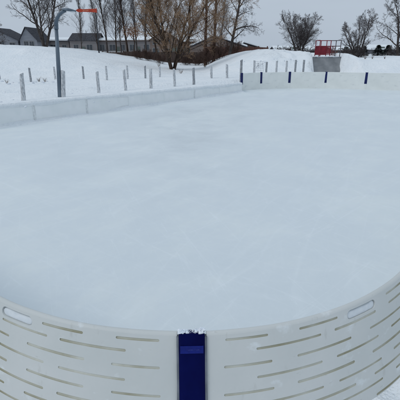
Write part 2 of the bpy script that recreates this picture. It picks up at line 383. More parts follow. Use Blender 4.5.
def near_panel(label, sgn, seed):
    """slotted curved panel; s runs from the blue post outwards"""
    rnd = random.Random(seed)
    ZT = 0.870; lip = 0.011; T = 0.026; G = 0.068
    loops = []
    for a, b, z in ROWS:
        loops.append(stadium(a+rnd.uniform(-.006, .006), b+rnd.uniform(-.006, .006), z+rnd.uniform(-.0015, .0015), 0.0062+rnd.uniform(-.0007, .0008)))
    hole = stadium(*HOLE[:3], HOLE[3], 6)
    def P(s, z, d):                 # d = depth behind the outer face
        wav = 0.004*nz(s*1.3, z*2, seed); g = (0.056+sgn*s)/R; rr = R-d+wav+FLARE*(.87-z)
        x, y = CC[0]+rr*sin(g), CC[1]-rr*cos(g)
        return (x, y, z)
    mb = MB()
    def face(d, lps, flip, z0, z1):
        pts = []; edges = []
        def loop(q):
            o = len(pts); pts.extend(Vector(t) for t in q); edges.extend((o+i, o+(i+1) % len(q)) for i in range(len(q)))
        ns = 48
        border = [(G+(L_PAN-2*G)*i/ns, z0) for i in range(ns+1)]+[(G+(L_PAN-2*G)*(ns-i)/ns, z1) for i in range(ns+1)]
        loop(border)
        for q in lps: loop(q)
        for i in range(1, ns):
            for z in [z0+(z1-z0)*j/18 for j in range(1, 18)]:
                s = G+(L_PAN-2*G)*i/ns
                if all(not (min(t[0] for t in q)-.004 < s < max(t[0] for t in q)+.004 and min(t[1] for t in q)-.004 < z < max(t[1] for t in q)+.004) for q in lps): pts.append(Vector((s, z)))
        vo, eo, fo, *_ = delaunay_2d_cdt(pts, edges, [], 0, 1e-6)
        bx = [(min(t[0] for t in q), max(t[0] for t in q), min(t[1] for t in q), max(t[1] for t in q), q) for q in lps]
        F = []
        for f in fo:
            s = sum(vo[i].x for i in f)/len(f); z = sum(vo[i].y for i in f)/len(f)
            if any(a < s < b and c < z < e for a, b, c, e, q in bx):
                ok = True
                for a, b, c, e, q in bx:
                    if a < s < b and c < z < e:
                        r = (e-c)/2; sc = max(a+r, min(b-r, s))
                        if hypot(s-sc, z-(c+e)/2) < r*0.985: ok = False
                if not ok: continue
            F.append(tuple(f)[::-1] if flip else tuple(f))
        mb.add([P(v.x, v.y, d) for v in vo], F, 0, True)
    face(0, loops+[hole], sgn < 0, 0.0, ZT-lip)
    face(T, [hole], sgn > 0, 0.0, ZT-lip)
    for q in loops:                 # recessed slot: side walls and floor in patchy tan
        n = len(q); dep = 0.004
        mb.add([P(s, z, 0) for s, z in q]+[P(s, z, dep) for s, z in q], [(i, (i+1) % n, (i+1) % n+n, i+n) for i in range(n)], 1)
        h = n//2
        m_ = 24; up = []; lo = []
        fl = [P(s, z, dep) for s, z in q]
        a, b = min(t[0] for t in q), max(t[0] for t in q); zc = (min(t[1] for t in q)+max(t[1] for t in q))/2; r = (max(t[1] for t in q)-min(t[1] for t in q))/2
        for i in range(m_+1):
            s = a+(b-a)*i/m_; up.append(P(s, zc+r, dep)); lo.append(P(s, zc-r, dep))
        mb.add(up+lo, [(i, i+1, m_+1+i+1, m_+1+i) for i in range(m_)], 1)
    n = len(hole)
    mb.add([P(s, z, 0) for s, z in hole]+[P(s, z, T) for s, z in hole], [(i, (i+1) % n, (i+1) % n+n, i+n) for i in range(n)], 0, True)
    # snow packed into the hand hole
    pk = MB(); q = [(a_*1.0, z_) for a_, z_ in stadium(HOLE[0]+.0015, HOLE[1]-.0015, HOLE[2]-.003, HOLE[3]-.004, 6)]; k = len(q)
    q = [(a_, z_-(.004+.005*nz(a_*14, seed, 3))*(z_ > HOLE[2])) for a_, z_ in q]
    ca = (HOLE[0]+HOLE[1])/2; rings = []
    for f_, d_ in ((1, .019), (1, .009), (.9, .0055), (.6, .004)):
        rings.append([P(ca+(a_-ca)*f_, HOLE[2]+(z_-HOLE[2])*f_, d_+.0008*nz(a_*30, z_*30, seed)) for a_, z_ in q])
    pk.add([p_ for r_ in rings for p_ in r_], [(j*k+i, j*k+(i+1) % k, (j+1)*k+(i+1) % k, (j+1)*k+i) for j in range(3) for i in range(k)]+[tuple(3*k+i for i in range(k)), tuple(range(k-1, -1, -1))], 0, True)
    pc = P(ca, HOLE[2], .01)
    tag(pk.build('packed_snow', M['snow_fine'], None, pc), 'snow packed into the hand hole of the board '+('left' if sgn < 0 else 'right')+' of the big navy post', 'snow')
    prof = [(T/2-(T/2)*cos(pi*i/6), ZT-lip+lip*sin(pi*i/6)) for i in range(7)]
    ns = 60; vs = []
    for i in range(ns+1):
        s = G+(L_PAN-2*G)*i/ns
        dz = 0.0025*nz(s*3, seed, 2)
        for j, (d, z) in enumerate(prof): vs.append(P(s, z+(dz if 0 < j < 6 else 0), d))
    mb.add(vs, [(i*7+j, (i+1)*7+j, (i+1)*7+j+1, i*7+j+1) for i in range(ns) for j in range(6)], 0, True)
    for s in (G, L_PAN-G):
        mb.add([P(s, 0, 0), P(s, ZT-lip, 0), P(s, ZT-lip, T), P(s, 0, T)], [(0, 1, 2, 3)])
    g = (0.056+sgn*L_PAN/2)/R; x, y = CC[0]+(R+.26)*sin(g), CC[1]-(R+.26)*cos(g)
    o = mb.build('rink_board', [M['board'], M['slot']], None, (x, y, 0))
    return tag(o, label, 'rink board', 'slotted rink boards in the foreground')
near_panel('curved white slotted rink board left of the big navy post, with a hand hole', -1, 11)
near_panel('curved white slotted rink board right of the big navy post, above a snow corner', 1, 23)

def near_post():
    a = 0.056/R; tilt = -math.atan(FLARE); rb = R+FLARE*.87
    c = (CC[0]+rb*sin(a), CC[1]-rb*cos(a)); ct = (CC[0]+R*sin(a), CC[1]-R*cos(a))
    root = empty('board_post', (c[0], c[1], 0), a); root.rotation_euler = (tilt, 0, a); root.scale = (1, 1, 1.044)
    tag(root, 'large navy blue board post in the foreground between the two slotted boards', 'board post', 'navy blue board posts')
    mb = MB(); n = 14; hw = 0.0605; sec = []
    for i in range(n+1):                      # bowed front with rounded corners
        u = -1+2*i/n; sec.append((u*hw, -0.019+0.010*abs(u)**5))
    sec += [(hw, 0.03), (-hw, 0.03)]
    zs = [0.0]+[0.05*i for i in range(1, 17)]+[0.862, 0.872, 0.876]
    k = len(sec); vs = []
    for z in zs:
        g = 1-0.10*max(0, (z-.862)/.014)
        for x, y in sec: vs.append((x*g, y*g, z))
    fs = [(i*k+j, i*k+(j+1) % k, (i+1)*k+(j+1) % k, (i+1)*k+j) for i in range(len(zs)-1) for j in range(k)]
    fs.append(tuple((len(zs)-1)*k+j for j in range(k)))
    mb.add(vs, fs, 0, False)
    mb.build('post_cover', M['blue'], root)
    for sg in (-1, 1):
        f = MB(); f.obox((sg*0.0648, 0.006), (1, 0), (0, 1), 0.0055, 0.017, 0, 0.858, 0, 0.002)
        f.build('side_channel', M['flange'], root)
    l = MB(); l.obox((0, -0.0203), (1, 0), (0, 1), 0.053, 0.0011, 0.788, 0.822, 0, 0.0005)
    lb = l.build('label_plate', M['blue_label'], root); lb['label'] = 'slightly lighter blue rectangular label near the post top'
    t = MB(); t.obox((0.006, -0.0217), (1, 0), (0, 1), 0.03, 0.0004, 0.803, 0.8065)
    t.build('worn_print', M['label_mark'], lb)
    # crusty snow frozen on the post's top
    rnd = random.Random(5); sb = MB()
    for i in range(70):
        t_ = rnd.uniform(-1, 1)
        x = t_*0.062; y = rnd.uniform(-0.016, 0.03); r = rnd.uniform(0.002, 0.0075)*(1.15 if abs(t_) > .3 else .5)
        z = 0.876+r*.45+rnd.uniform(0, 0.005)*(1 if abs(t_) > .3 else .2)
        vs = []; ph = rnd.uniform(0, 6)
        for a_ in range(5):
            e = -pi/2+pi*a_/4
            for b_ in range(7):
                g = 2*pi*b_/7+ph; rr = r*rnd.uniform(.65, 1.3)
                vs.append((x+rr*cos(e)*cos(g)*1.3, y+rr*cos(e)*sin(g), z+rr*sin(e)*.9))
        sb.add(vs, [(a_*7+b_, a_*7+(b_+1) % 7, (a_+1)*7+(b_+1) % 7, (a_+1)*7+b_) for a_ in range(4) for b_ in range(7)], 0, False)
    o = sb.build('snow_crust', M['frost'], None, (0, 0, 0.876)); o.location = (ct[0], ct[1], 0.876); o.rotation_euler = (tilt, 0, a)
    tag(o, 'crumbly crust of snow and ice on top of the big navy foreground post', 'snow')
near_post()

# ------------------------------------------------------------------ left and far boards
def flat_panel(name, label, group, a, b, za, zb, T, m, seed):
    a = Vector(a); b = Vector(b); d = (b-a); L = d.length; d /= L; n = Vector((-d.y, d.x))
    mb = MB(); ns = 16; lip = 0.012; G = 0.003
    vs = []
    for i in range(ns+1):
        t = i/ns; s = G+(L-2*G)*t; z1 = za+(zb-za)*t+0.006*nz(s, seed, 1)
        w = 0.012*nz(s*.9, seed, 3)
        for off, z in ((-T/2, -.02), (-T/2, z1*.5), (-T/2, z1-lip), (-T/4, z1), (T/4, z1), (T/2, z1-lip), (T/2, -.02)):
            p = a+d*s+n*(off+w); vs.append((p.x, p.y, z))
    mb.add(vs, [(i*7+j, (i+1)*7+j, (i+1)*7+j+1, i*7+j+1) for i in range(ns) for j in range(6)], 0, False)
    mb.add(vs[:7], [tuple(range(7))]); mb.add(vs[-7:], [tuple(range(6, -1, -1))])
    c = (a+b)/2
    o = mb.build(name, m, None, (c.x, c.y, 0))
    return tag(o, label, 'rink board', group)
def snow_cover(o, a, b, za, zb, seed):
    d = b-a; Ln = d.length; d = d/Ln; n = -LBN; mb = MB(); ns = 40; vs = []
    for i in range(ns+1):
        s_ = Ln*i/ns; p = a+d*s_; z1 = za+(zb-za)*i/ns; u, v = p.x, p.y
        hang = .04+.05*max(0, nz(u, v, 1, .7)+.3)+.015*nz(u, v, 6, 2); th = .03+.02*nz(u, v, 3, 2)
        foot = .03+.06*max(0, nz(u, v, 9, .7)+.35); out = .12+.22*max(0, nz(u, v, 5, .6)+.35)
        for off, z in ((-.16, z1+.015), (-.05, z1+.045+th*.5), (.015, z1+.035+th*.6), (.03+th*.5, z1-hang*.4), (.024, z1-hang), (.0165, z1-hang-.02), (.0165, foot+.03), (.03, foot), (.03+out*.5, foot*.4), (.03+out, -.004)):
            vs.append((p.x+n.x*off-o.location.x, p.y+n.y*off-o.location.y, z))
    m = 10
    mb.add(vs, [(i*m+j, (i+1)*m+j, (i+1)*m+j+1, i*m+j+1) for i in range(ns) for j in range(m-1) if j != 5], 0, True)
    mb.build('snow_cover', M['snow'], o)
lh = lambda p: side_height(p.x, p.y)+0.0
words = ['snowed in low rink board outside the left edge', 'snowed in low rink board at the left edge of the photo', 'snowed in low rink board below the lamp post, second from the left',
         'snowed in low rink board just right of the lamp post foot', 'snowed in low rink board in the middle of the left side', 'snowed in low rink board below the big brown tree',
         'snowed in low rink board next to the last one before the far corner', 'snowed in low rink board meeting the far corner']
for i in range(1, 8):
    a, b = lb_posts[i], lb_posts[i+1]
    snow_cover(flat_panel('rink_board', words[i], 'low boards along the left side', a, b, lh(a), lh(b), 0.03, M['board_snowy'], i), a, b, lh(a), lh(b), i)
pw = ['first', 'second', 'third', 'fourth', 'fifth', 'sixth']
for i in range(1, 8):
    p = lb_posts[i]; z = lh(p)+0.015
    mb = MB(); mb.obox(p-LBN*0.004, LBD, LBN, 0.045, 0.026, -0.02, z, 0, 0.008)
    o = mb.build('board_post', M['post_faint'] if i in (2, 3, 6) else M['board_snowy'], None, (p.x, p.y, 0))
    tag(o, ['', 'frosted post of the low left boards at the left photo edge', 'pale frosted post of the low left boards, left of the lamp post', 'pale frosted post of the low left boards, first right of the lamp post',
            'snow white post of the low left boards below the third upright', 'snow white post of the low left boards below the big brown tree', 'pale frosted post of the low left boards below the two tall trunks',
            'snow white post of the low left boards last before the far corner'][i], 'board post', 'posts of the low left boards')
fl = ['far white rink board at the rounded left corner, narrowest of the far boards', 'far white rink board left of the second blue post pair, below the snow heap', 'far white rink board in front of the skate ramp left half',
      'far white rink board between the two rightmost blue posts', 'far white rink board at the right edge of the photo', 'far white rink board beyond the right photo edge']
for i in range(6):
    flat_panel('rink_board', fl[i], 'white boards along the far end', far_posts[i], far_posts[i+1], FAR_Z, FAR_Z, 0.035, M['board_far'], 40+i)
# posts of the far boards: navy sleeve above a frosted base
pr = empty('board_post', (0, 0, 0))
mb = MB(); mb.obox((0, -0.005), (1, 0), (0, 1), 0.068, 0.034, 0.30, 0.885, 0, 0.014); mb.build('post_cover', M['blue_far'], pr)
mb = MB(); mb.obox((0, -0.002), (1, 0), (0, 1), 0.060, 0.029, -0.02, 0.30, 0, 0.012); mb.build('frosted_base', M['board_far'], pr)
fpl = ['navy blue post at the far left corner of the rink', 'navy blue far post, second from the left corner', 'navy blue far post below the right end of the snow heap', 'navy blue far post below the skate ramp',
       'navy blue far post at the right, rightmost in the photo', 'navy blue far post beyond the right photo edge']
for i in range(6):
    p = far_posts[i]; o = pr if i == 0 else copy_tree(pr)
    q = far_posts[min(i+1, 6)]-far_posts[max(i-1, 0)]
    o.location = (p.x, p.y, 0); o.rotation_euler = (radians(random.uniform(-1, 1)), radians(random.uniform(-1.5, 1.5)), atan2(q.y, q.x))
    tag(o, fpl[i], 'board post', 'navy blue board posts')

# the sides of the rink that run on past the photo's edges
def run_on(pts, word):
    pts = [Vector(p) for p in pts]
    for a, b in zip(pts, pts[1:]):
        n_ = max(1, round((b-a).length/2.0))
        for i in range(n_):
            p, q = a.lerp(b, i/n_), a.lerp(b, (i+1)/n_)
            flat_panel('rink_board', 'white rink board running on along the '+word+' side beyond the photo edge', 'boards running on along the '+word+' side', p, q, FAR_Z, FAR_Z, 0.035, M['board_far'], i+70)
            o = copy_tree(pr); o.location = (q.x, q.y, 0); o.rotation_euler = (0, 0, atan2((q-p).y, (q-p).x))
            tag(o, 'navy blue post of the '+word+' side boards beyond the photo edge', 'board post', 'navy blue posts along the '+word+' side')
gr, gl = (0.056+1.985)/R, (0.056-1.985)/R
run_on([(CC[0]+(R+.08)*sin(gr), CC[1]-(R+.08)*cos(gr)), (6.95, 8.25), (13.5, 16.05), (13.95, 18.4), (13.1, 20.6)], 'right')
run_on([(CC[0]+(R+.08)*sin(gl), CC[1]-(R+.08)*cos(gl)), (-5.35, 4.95), (-7.5, 6.25), (-8.2, 7.7), tuple(lb_posts[0])], 'left')
# ------------------------------------------------------------------ upright posts in the snow
def upright(name, label, x, y, z0, z1, r, m, seed, lean=(0, 0), group='frosted posts standing in the snow'):
    rnd = random.Random(seed); mb = MB(); n = 12; k = 9; vs = []
    sl = rnd.uniform(-.5, .5); sl2 = rnd.uniform(-.35, .35)
    h = z1-z0+0.15
    for i in range(k+1):
        t = i/k
        for j in range(n):
            g = 2*pi*j/n; rr = r*(1.06-.08*t)*(1+0.10*nz(cos(g)*1.5, sin(g)*1.5+seed, t*5))
            px, py = rr*cos(g)+lean[0]*t*h, rr*sin(g)+lean[1]*t*h
            vs.append((px, py, -0.15+h*t+(sl*rr*cos(g)+sl2*rr*sin(g) if i == k else 0)))
    vs.append((lean[0]*h, lean[1]*h, h-.15+0.012)); top = len(vs)-1
    mb.add(vs, [(i*n+j, i*n+(j+1) % n, (i+1)*n+(j+1) % n, (i+1)*n+j) for i in range(k) for j in range(n)], 0, True)
    mb.add(vs[k*n:], [(j, (j+1) % n, n) for j in range(n)], 0, False)
    o = mb.build(name, m); o.location = (x, y, z0)
    return tag(o, label, 'post', group)
rowA = [(23.5, 101.5, 21, 73.7, .066, 'thick frosted post left of the lamp post, nearest in the front row'),
        (63, 97.5, 62.5, 71, .070, 'frosted post standing right against the lamp post'),
        (99, 93, 97, 72, .060, 'frosted post with a dark top, second right of the lamp post'),
        (126, 90.5, 124, 70, .058, 'frosted post in the front row below the slim poplars'),
        (151, 88.5, 150.5, 69, .066, 'frosted post in the front row left of the big brown tree trunk'),
        (175, 86.5, 174, 69, .056, 'frosted white post in the front row directly below the big brown tree trunk'),
        (194, 84.5, 193.5, 68, .062, 'darker grey post in the front row below the twin tall trunks'),
        (211.5, 82.7, 211.3, 66.5, .066, 'frosted white post in the front row, second left of the far corner'),
        (227.2, 81, 227, 64.5, .066, 'frosted white post in the front row, next left of the far corner')]
for i, (bx, by, tx, ty, r, lab) in enumerate(rowA):
    x, y = at(bx, by, .45); z0 = ground(x, y)-0.0
    x, y = at(bx, by, z0); tx_, tz = xat(tx, ty, y)
    ln = ((tx_-x)/(tz-z0), 0)
    upright('snow_post', lab, x, y, z0, tz, r, M['post_dark'] if i == 6 else M['post'], 20+i, ln)
rowB = [(0, 80, 0, 70, 'frosted post at the left photo edge, half cut off, back row'), (31, 81.5, 31, 68, 'grey post in the back row, left of the lamp post'), (55.5, 80, 55, 67, 'frosted back row post just left of the lamp post'),
        (83.8, 79, 83, 66.5, 'thin grey back row post, first right of the lamp post'), (107, 79.5, 106, 66, 'thin grey back row post below the dark roof'), (127.8, 79, 127.5, 65.5, 'thin back row post close above a front row post'),
        (145.5, 78, 145, 66, 'thin grey back row post at the foot of the snow hill'), (160, 77, 160, 66, 'white back row post left of the big brown tree trunk')]
for i, (bx, by, tx, ty, lab) in enumerate(rowB):
    x, y = at(bx, by, .45); z0 = ground(x, y); x, y = at(bx, by, z0)
    _, tz = xat(tx, ty, y)
    upright('snow_post', lab, x, y, z0, tz, .052, M['post_dark'] if i in (1, 3, 6) else M['post'], 40+i)
rowC = [(254.5, 60.5, 'pale post at the left of the row behind the far boards, by the wire'), (266.8, 62, 'dark grey post behind the far boards, second of its row'), (277, 61, 'grey post behind the far boards, third of its row'),
        (287, 61, 'light grey post behind the far boards, middle of its row'), (296, 60, 'grey post behind the far boards, last but one before the ramp'), (304.2, 60, 'grey post behind the far boards, closest to the skate ramp')]
for i, (px, ty, lab) in enumerate(rowC):
    y = 24.4+.05*i; x, tz = xat(px, ty, y)
    upright('snow_post', lab, x, y, ground(x, y)-.05, tz, .058, M['post_dark'] if i in (1, 4, 5) else M['post'], 60+i)
x, tz = xat(241.5, 60, 22.6)
upright('snow_post', 'tall dark grey post rising behind the navy corner post', x, 22.6, ground(x, 22.6), tz, .068, M['post_dark'], 70)

# frosted wire between two of the posts
mb = MB(); y = 24.35; rnd = random.Random(4)
x0, z1 = xat(254.5, 61.5, y); x1, z0 = xat(263.5, 70, y)
for i in range(5):
    z = z0+(z1-z0)*i/4; mb.tube([(x0, y, z+rnd.uniform(-.02, .02)), ((x0+x1)/2, y+.02, z-.02), (x1, y, z+rnd.uniform(-.02, .02))], .005, 4)
for i in range(7):
    x = x0+(x1-x0)*i/6; mb.tube([(x, y, z0-.15), (x+rnd.uniform(-.02, .02), y, z1)], .005, 4)
for i in range(14):
    cx, cz = rnd.uniform(x0+.1, x1-.05), rnd.uniform(z0+.1, z1-.12); r = rnd.uniform(.02, .05)
    mb.tube([(cx-r, y, cz), (cx, y-.02, cz+r*.6), (cx+r, y, cz)], [.008, .02, .006], 5)
tag(mb.build('wire_mesh', M['wire'], None, ((x0+x1)/2, y, z0)), 'frosted wire netting between the two leftmost posts behind the far boards', 'wire netting')

# ------------------------------------------------------------------ lamp post
def lamp():
    bx, by = at(60.5, 97.5, .45); z0 = ground(bx, by); bx, by = at(60.2, 97.2, z0)
    root = empty('street_lamp', (bx, by, z0))
    tag(root, 'slim blue grey gooseneck lamp post in the snow, its arm bent to the right', 'street lamp')
    tx, tz = xat(56.2, 27, by); tx -= bx; tz -= z0
    def q(px, py): x, z = xat(px, py, by); return (x-bx, 0, z-z0)
    p = MB(); p.tube([(0, 0, -.2), (0, 0, 0), (tx*.5, 0, tz*.5), (tx, 0, tz)], [.086, .082, .068, .056], 14); p.build('pole', M['steel'], root)
    a = MB(); a.tube([(tx, 0, tz-.02), q(56.2, 22), q(57.2, 18), q(59.5, 14.3), q(62.2, 12), q(65.5, 10.4)], [.068, .064, .060, .056, .052, .05], 12); a.build('arm', M['steel'], root)
    c = MB(); c.tube([(tx, 0, tz-.07), (tx, 0, tz+.02)], .069, 14); c.build('collar', M['steel'], root)
    # cobra head: flattened teardrop sloping slightly down
    h = MB(); x0, _, zz = q(62.5, 10.4); x1, _, zz1 = q(76, 12.2); n = 12; k = 10; vs = []
    for i in range(k+1):
        t = i/k; w = (.05+.085*sin(pi*min(1, t*1.05+.02))**.8)*(1 if t < .97 else .6); hh = .035+.035*sin(pi*min(1, t+.05))
        for j in range(n):
            g = 2*pi*j/n; z = sin(g)*hh*(1 if sin(g) > 0 else .35)
            vs.append((x0+(x1-x0)*t, cos(g)*w, zz+(zz1-zz)*t+z+.02))
    h.add(vs, [(i*n+j, (i+1)*n+j, (i+1)*n+(j+1) % n, i*n+(j+1) % n) for i in range(k) for j in range(n)]+[tuple(range(n)), tuple(k*n+j for j in range(n-1, -1, -1))], 0, True)
    hd = h.build('lamp_head', M['steel'], root)
    l = MB(); vs = []
    for i in range(7):
        t = .5+.49*i/6
        for j in range(9):
            g = pi+pi*j/8; w = .075*(1-.4*(abs(i-3)/3)**2)
            vs.append((x0+(x1-x0)*t, cos(g)*w, zz+(zz1-zz)*t+sin(g)*.05*(1-.6*(abs(i-3)/3)**2)+.012))
    l.add(vs, [(i*9+j, i*9+j+1, (i+1)*9+j+1, (i+1)*9+j) for i in range(6) for j in range(8)], 0, True)
    l.build('lens', M['lens'], hd)
lamp()

# ------------------------------------------------------------------ orange arrow sign on a thin mast
def arrow():
    y = 44.0; x0, zt = xat(76, 10.6, y); xm, _ = xat(95.5, 10, y); x1, _ = xat(97, 10, y); zg = ground(xm, y)
    root = empty('arrow_sign', (xm, y, zg)); tag(root, 'long orange red arrow sign pointing left on a thin dark mast', 'sign')
    m = MB(); m.tube([(0, 0, -.2), (0, 0, zt-zg+.15)], [.075, .055], 8); m.build('mast', M['dark_metal'], root)
    h = lambda px: px*y/400*.97
    b = MB(); P = [(x0-xm, 0), (x0-xm+h(2.2), h(1.35)), (x0-xm+h(5.5), h(1.45)), (x0-xm+h(6), h(1.05)), (x1-xm-h(1.2), h(1.5)), (x1-xm, h(1.9)), (x1-xm, -h(2.0)), (x1-xm-h(1.2), -h(1.6)), (x0-xm+h(6), -h(1.05)), (x0-xm+h(5.5), -h(1.45)), (x0-xm+h(2.2), -h(1.35))]
    P = [(a, c+zt-zg) for a, c in P]; n = len(P)
    b.add([(a, -.14, c) for a, c in P]+[(a, -.08, c) for a, c in P], [tuple(range(n-1, -1, -1)), tuple(range(n, 2*n))]+[(i, (i+1) % n, (i+1) % n+n, i+n) for i in range(n)])
    bo = b.build('arrow_panel', M['orange'], root)
    s = MB()
    a = xat(86, 10, y)[0]-xm; s.box((a-.30, -.146, zt-zg-.03), (a+.30, -.1405, zt-zg+.05))
    s.build('pale_patch', M['orange_pale'], bo)
arrow()

# ------------------------------------------------------------------ skate ramp
def ramp():
    yf = 26.0
    xl, _ = xat(314, 60, 27.2); xr, _ = xat(342.3, 60, 27.2); w = xr-xl
    z0 = 0.35; zt = xat(320, 57.2, 27.5)[1]; hh = zt-z0
    root = empty('skate_ramp', (xl, yf, z0)); tag(root, 'grey quarter pipe skate ramp with red railing, half drifted over by snow', 'skate ramp')
    n = 14; prof = []
    for i in range(n+1):
        g = radians(68)*i/n; r = hh/(1-cos(radians(68))); prof.append((r*sin(g), hh-(hh-r*(1-cos(g)))))
    lipx = prof[-1][0]; sc = 1.5/lipx; prof = [(a*sc, b) for a, b in prof]
    deck = 2.7
    s = MB(); vs = [(0, a, b) for a, b in prof]+[(w, a, b) for a, b in prof]
    s.add(vs, [(i, n+1+i, n+2+i, i+1) for i in range(n)], 0, True); s.build('riding_surface', M['ramp'], root)
    d = MB(); d.box((0, 1.5, hh-.06), (w, deck, hh-.001)); d.build('deck', M['ramp'], root)
    for x in (.0, w):
        q = MB(); P = prof+[(deck, hh-.062), (deck, -.2), (0, -.2)]; P = [(a, b-.004) for a, b in P]; k = len(P); x0 = x-.04 if x == 0 else x; 
        q.add([(x0, a, b) for a, b in P]+[(x0+.04, a, b) for a, b in P], [tuple(range(k)), tuple(range(2*k-1, k-1, -1))]+[(i, i+k, (i+1) % k+k, (i+1) % k) for i in range(k)])
        q.build('side_wall', M['ramp_side'], root)
    c = MB(); c.tube([(0, 1.49, hh+.012), (w, 1.49, hh+.012)], .028, 8); c.build('coping', M['wire'], root)
    sn = MB(); ns = 20; vs = []
    for i in range(ns+1):
        x = w*i/ns; a = .035+.03*nz(x*3, 2, 1)
        for yy, zz in ((1.62, 0), (1.68, a), (1.9, a*1.5), (2.4, a*1.2), (2.66, a*.6), (2.69, 0)): vs.append((x, yy, hh+zz))
    sn.add(vs, [(i*6+j, (i+1)*6+j, (i+1)*6+j+1, i*6+j+1) for i in range(ns) for j in range(5)], 0, True); sn.build('snow_cover', M['snow'], root)
    # railing along the back and sides of the deck
    zr = xat(320, 40.6, yf+2.6)[1]-z0; zm = xat(320, 46.2, yf+2.6)[1]-z0; zb = hh+.12
    X = lambda px: xat(px, 50, yf+2.6)[0]-xl
    xa, xm1, xm2, xe = X(315.3), X(326.2), X(330.3), xat(340.3, 50, yf+1.6)[0]-xl; yb = 2.6
    rl = empty('railing', (0, 0, 0)); rl.parent = root
    def bar(pts, m, r=.024, nm='rail'): b = MB(); b.tube(pts, r, 6, smooth=True); return b.build(nm, m, rl)
    for x, m in ((xa, M['red']), (X(320.5), M['red']), (xm1, M['red']), (xm2, M['red']), (xe, M['greyrail'])): bar([(x, yb, hh-.3), (x, yb, zr)], m, .026, 'upright')
    bar([(xa, yb, zr), (xm2, yb, zr)], M['red']); bar([(xm2, yb, zr), (xe, yb, zr)], M['greyrail'])
    bar([(xa, yb, zm), (xm2, yb, zm)], M['red']); bar([(xm2, yb, zm), (xe, yb, zm)], M['maroon'])
    bar([(xe, yb, zr), (xe, 1.6, zr)], M['greyrail']); bar([(xe, yb, zm), (xe, 1.6, zm)], M['greyrail']); bar([(xe, 1.6, hh), (xe, 1.6, zr)], M['greyrail'], .026, 'upright')
    bar([(xa, yb, zr), (xa, 1.6, zr)], M['red']); bar([(xa, yb, zm), (xa, 1.6, zm)], M['red']); bar([(xa, 1.6, hh), (xa, 1.6, zr)], M['red'], .026, 'upright')
    # red infill panel with gaps, then a panel of maroon diagonals
    p = MB(); k = 11
    for i in range(k):
        x = xa+.03+(xm1-xa-.06)*(i+.5)/k; p.obox((x, yb+.005), (1, 0), (0, 1), .0315, .008, zb, zm-.02)
    for i in range(4):
        x = xm1+(xm2-xm1)*(i+.5)/4; p.obox((x, yb+.005), (1, 0), (0, 1), .025, .008, zb, zm-.02)
    p.build('infill_panel', M['red'], rl)
    p = MB(); 
    for a, b in ((0, .45), (.2, .7), (.45, 1), (1, .62), (.75, .3), (.4, .05)):
        p.tube([(xm2+(xe-xm2)*a, yb+.01, zb), (xm2+(xe-xm2)*b, yb+.01, zm-.02)], .018, 5)
    p.tube([(xm2, yb, zb), (xe, yb, zb)], .02, 6)
    p.build('brace_panel', M['maroon'], rl)
ramp()

# ------------------------------------------------------------------ bare trees
def branch_mesh(seed, stems=1, height=9.0, trunk_r=.16, lean=0.0, spread=.75, first=.25, nb=(15, 8, 6, 4), up=.25, lens=(.5, .5, .5, .55), minr=.009, vase=0.2, sag=0.0, limb=.55):
    """returns (trunk MB, crown MB) of a leafless tree standing at the origin"""
    rnd = random.Random(seed); T = MB(); C = MB()
    sides = (9, 6, 4, 3, 3, 3)
    def grow(p, d, L, r, lev):
        n = (9, 6, 4, 3, 3)[min(lev, 4)]
        pts = [p.copy()]; rad = [r]; d = d.normalized(); wob = (.032 if stems == 1 else .06, .13, .13, .15, .17)[min(lev, 4)]
        dirs = [d.copy()]
        for i in range(n):
            d = (d+Vector((rnd.gauss(0, wob), rnd.gauss(0, wob), rnd.gauss(0, wob)+up*(.25 if lev else .05)-sag*lev*.1))).normalized()
            p = p+d*(L/n); pts.append(p.copy()); dirs.append(d.copy())
            t = (i+1)/n; rad.append(max(minr*.8, r*(1-.78*t**.9)))
        (T if lev == 0 else C).tube(pts, rad, sides[lev], mi=1 if lev == 1 else 0, cap=False)
        if lev >= len(nb): return
        k = nb[lev]; k = max(2, int(k*rnd.uniform(.75, 1.25)))
        ga = rnd.uniform(0, 6.28)
        for i in range(k):
            f0 = first if lev == 0 else .18
            t = f0+(1-f0)*((i+rnd.uniform(.1, .9))/k)
            q = min(n-1, int(t*n)); fr = t*n-q
            b = pts[q].lerp(pts[q+1], fr); ax = dirs[q+1]; rr = rad[q]+(rad[q+1]-rad[q])*fr
            ga += 2.4+rnd.uniform(-.5, .5)
            u = ax.cross(Vector((.31, .2, .93))); u = u.normalized() if u.length > .1 else Vector((1, 0, 0)); w = ax.cross(u)
            ang = spread*rnd.uniform(.65, 1.25)*(1.15-.45*t if lev == 0 else 1)
            nd = ax*cos(ang)+(u*cos(ga)+w*sin(ga))*sin(ang)
            l = L*lens[lev]*rnd.uniform(.6, 1.15)*((1.15-.72*(t-f0)/(1-f0)) if lev == 0 else (1.1-.5*t))
            grow(b, nd, l, max(minr, min(rr*.72, r*(limb if lev == 0 else .55))*rnd.uniform(.6, .95)), lev+1)
    for i in range(stems):
        g = 2*pi*i/stems+rnd.uniform(-.4, .4); v = vase*(rnd.uniform(.6, 1.2) if stems > 1 else 0)
        d = Vector((cos(g)*v+lean, sin(g)*v, 1))
        grow(Vector((cos(g)*.08*(stems > 1), sin(g)*.08*(stems > 1), -.2)), d, height*rnd.uniform(.8, 1.05) if stems > 1 else height, trunk_r*(rnd.uniform(.6, 1) if stems > 1 else 1), 0)
    return T, C
KIND = {}
def tree_kind(key, bark, twig, **kw):
    T, C = branch_mesh(**kw); T.mi = [0]*len(T.mi); KIND[key] = (T.mesh('trunk', bark), C.mesh('crown', [twig, bark]))
tree_kind('spreading', M['bark'], M['twig'], seed=3, stems=3, height=7.4, trunk_r=.17, spread=.72, first=.2, nb=(14, 9, 7, 5), vase=.42, minr=.0075, up=.2, lens=(.5, .5, .5, .6))
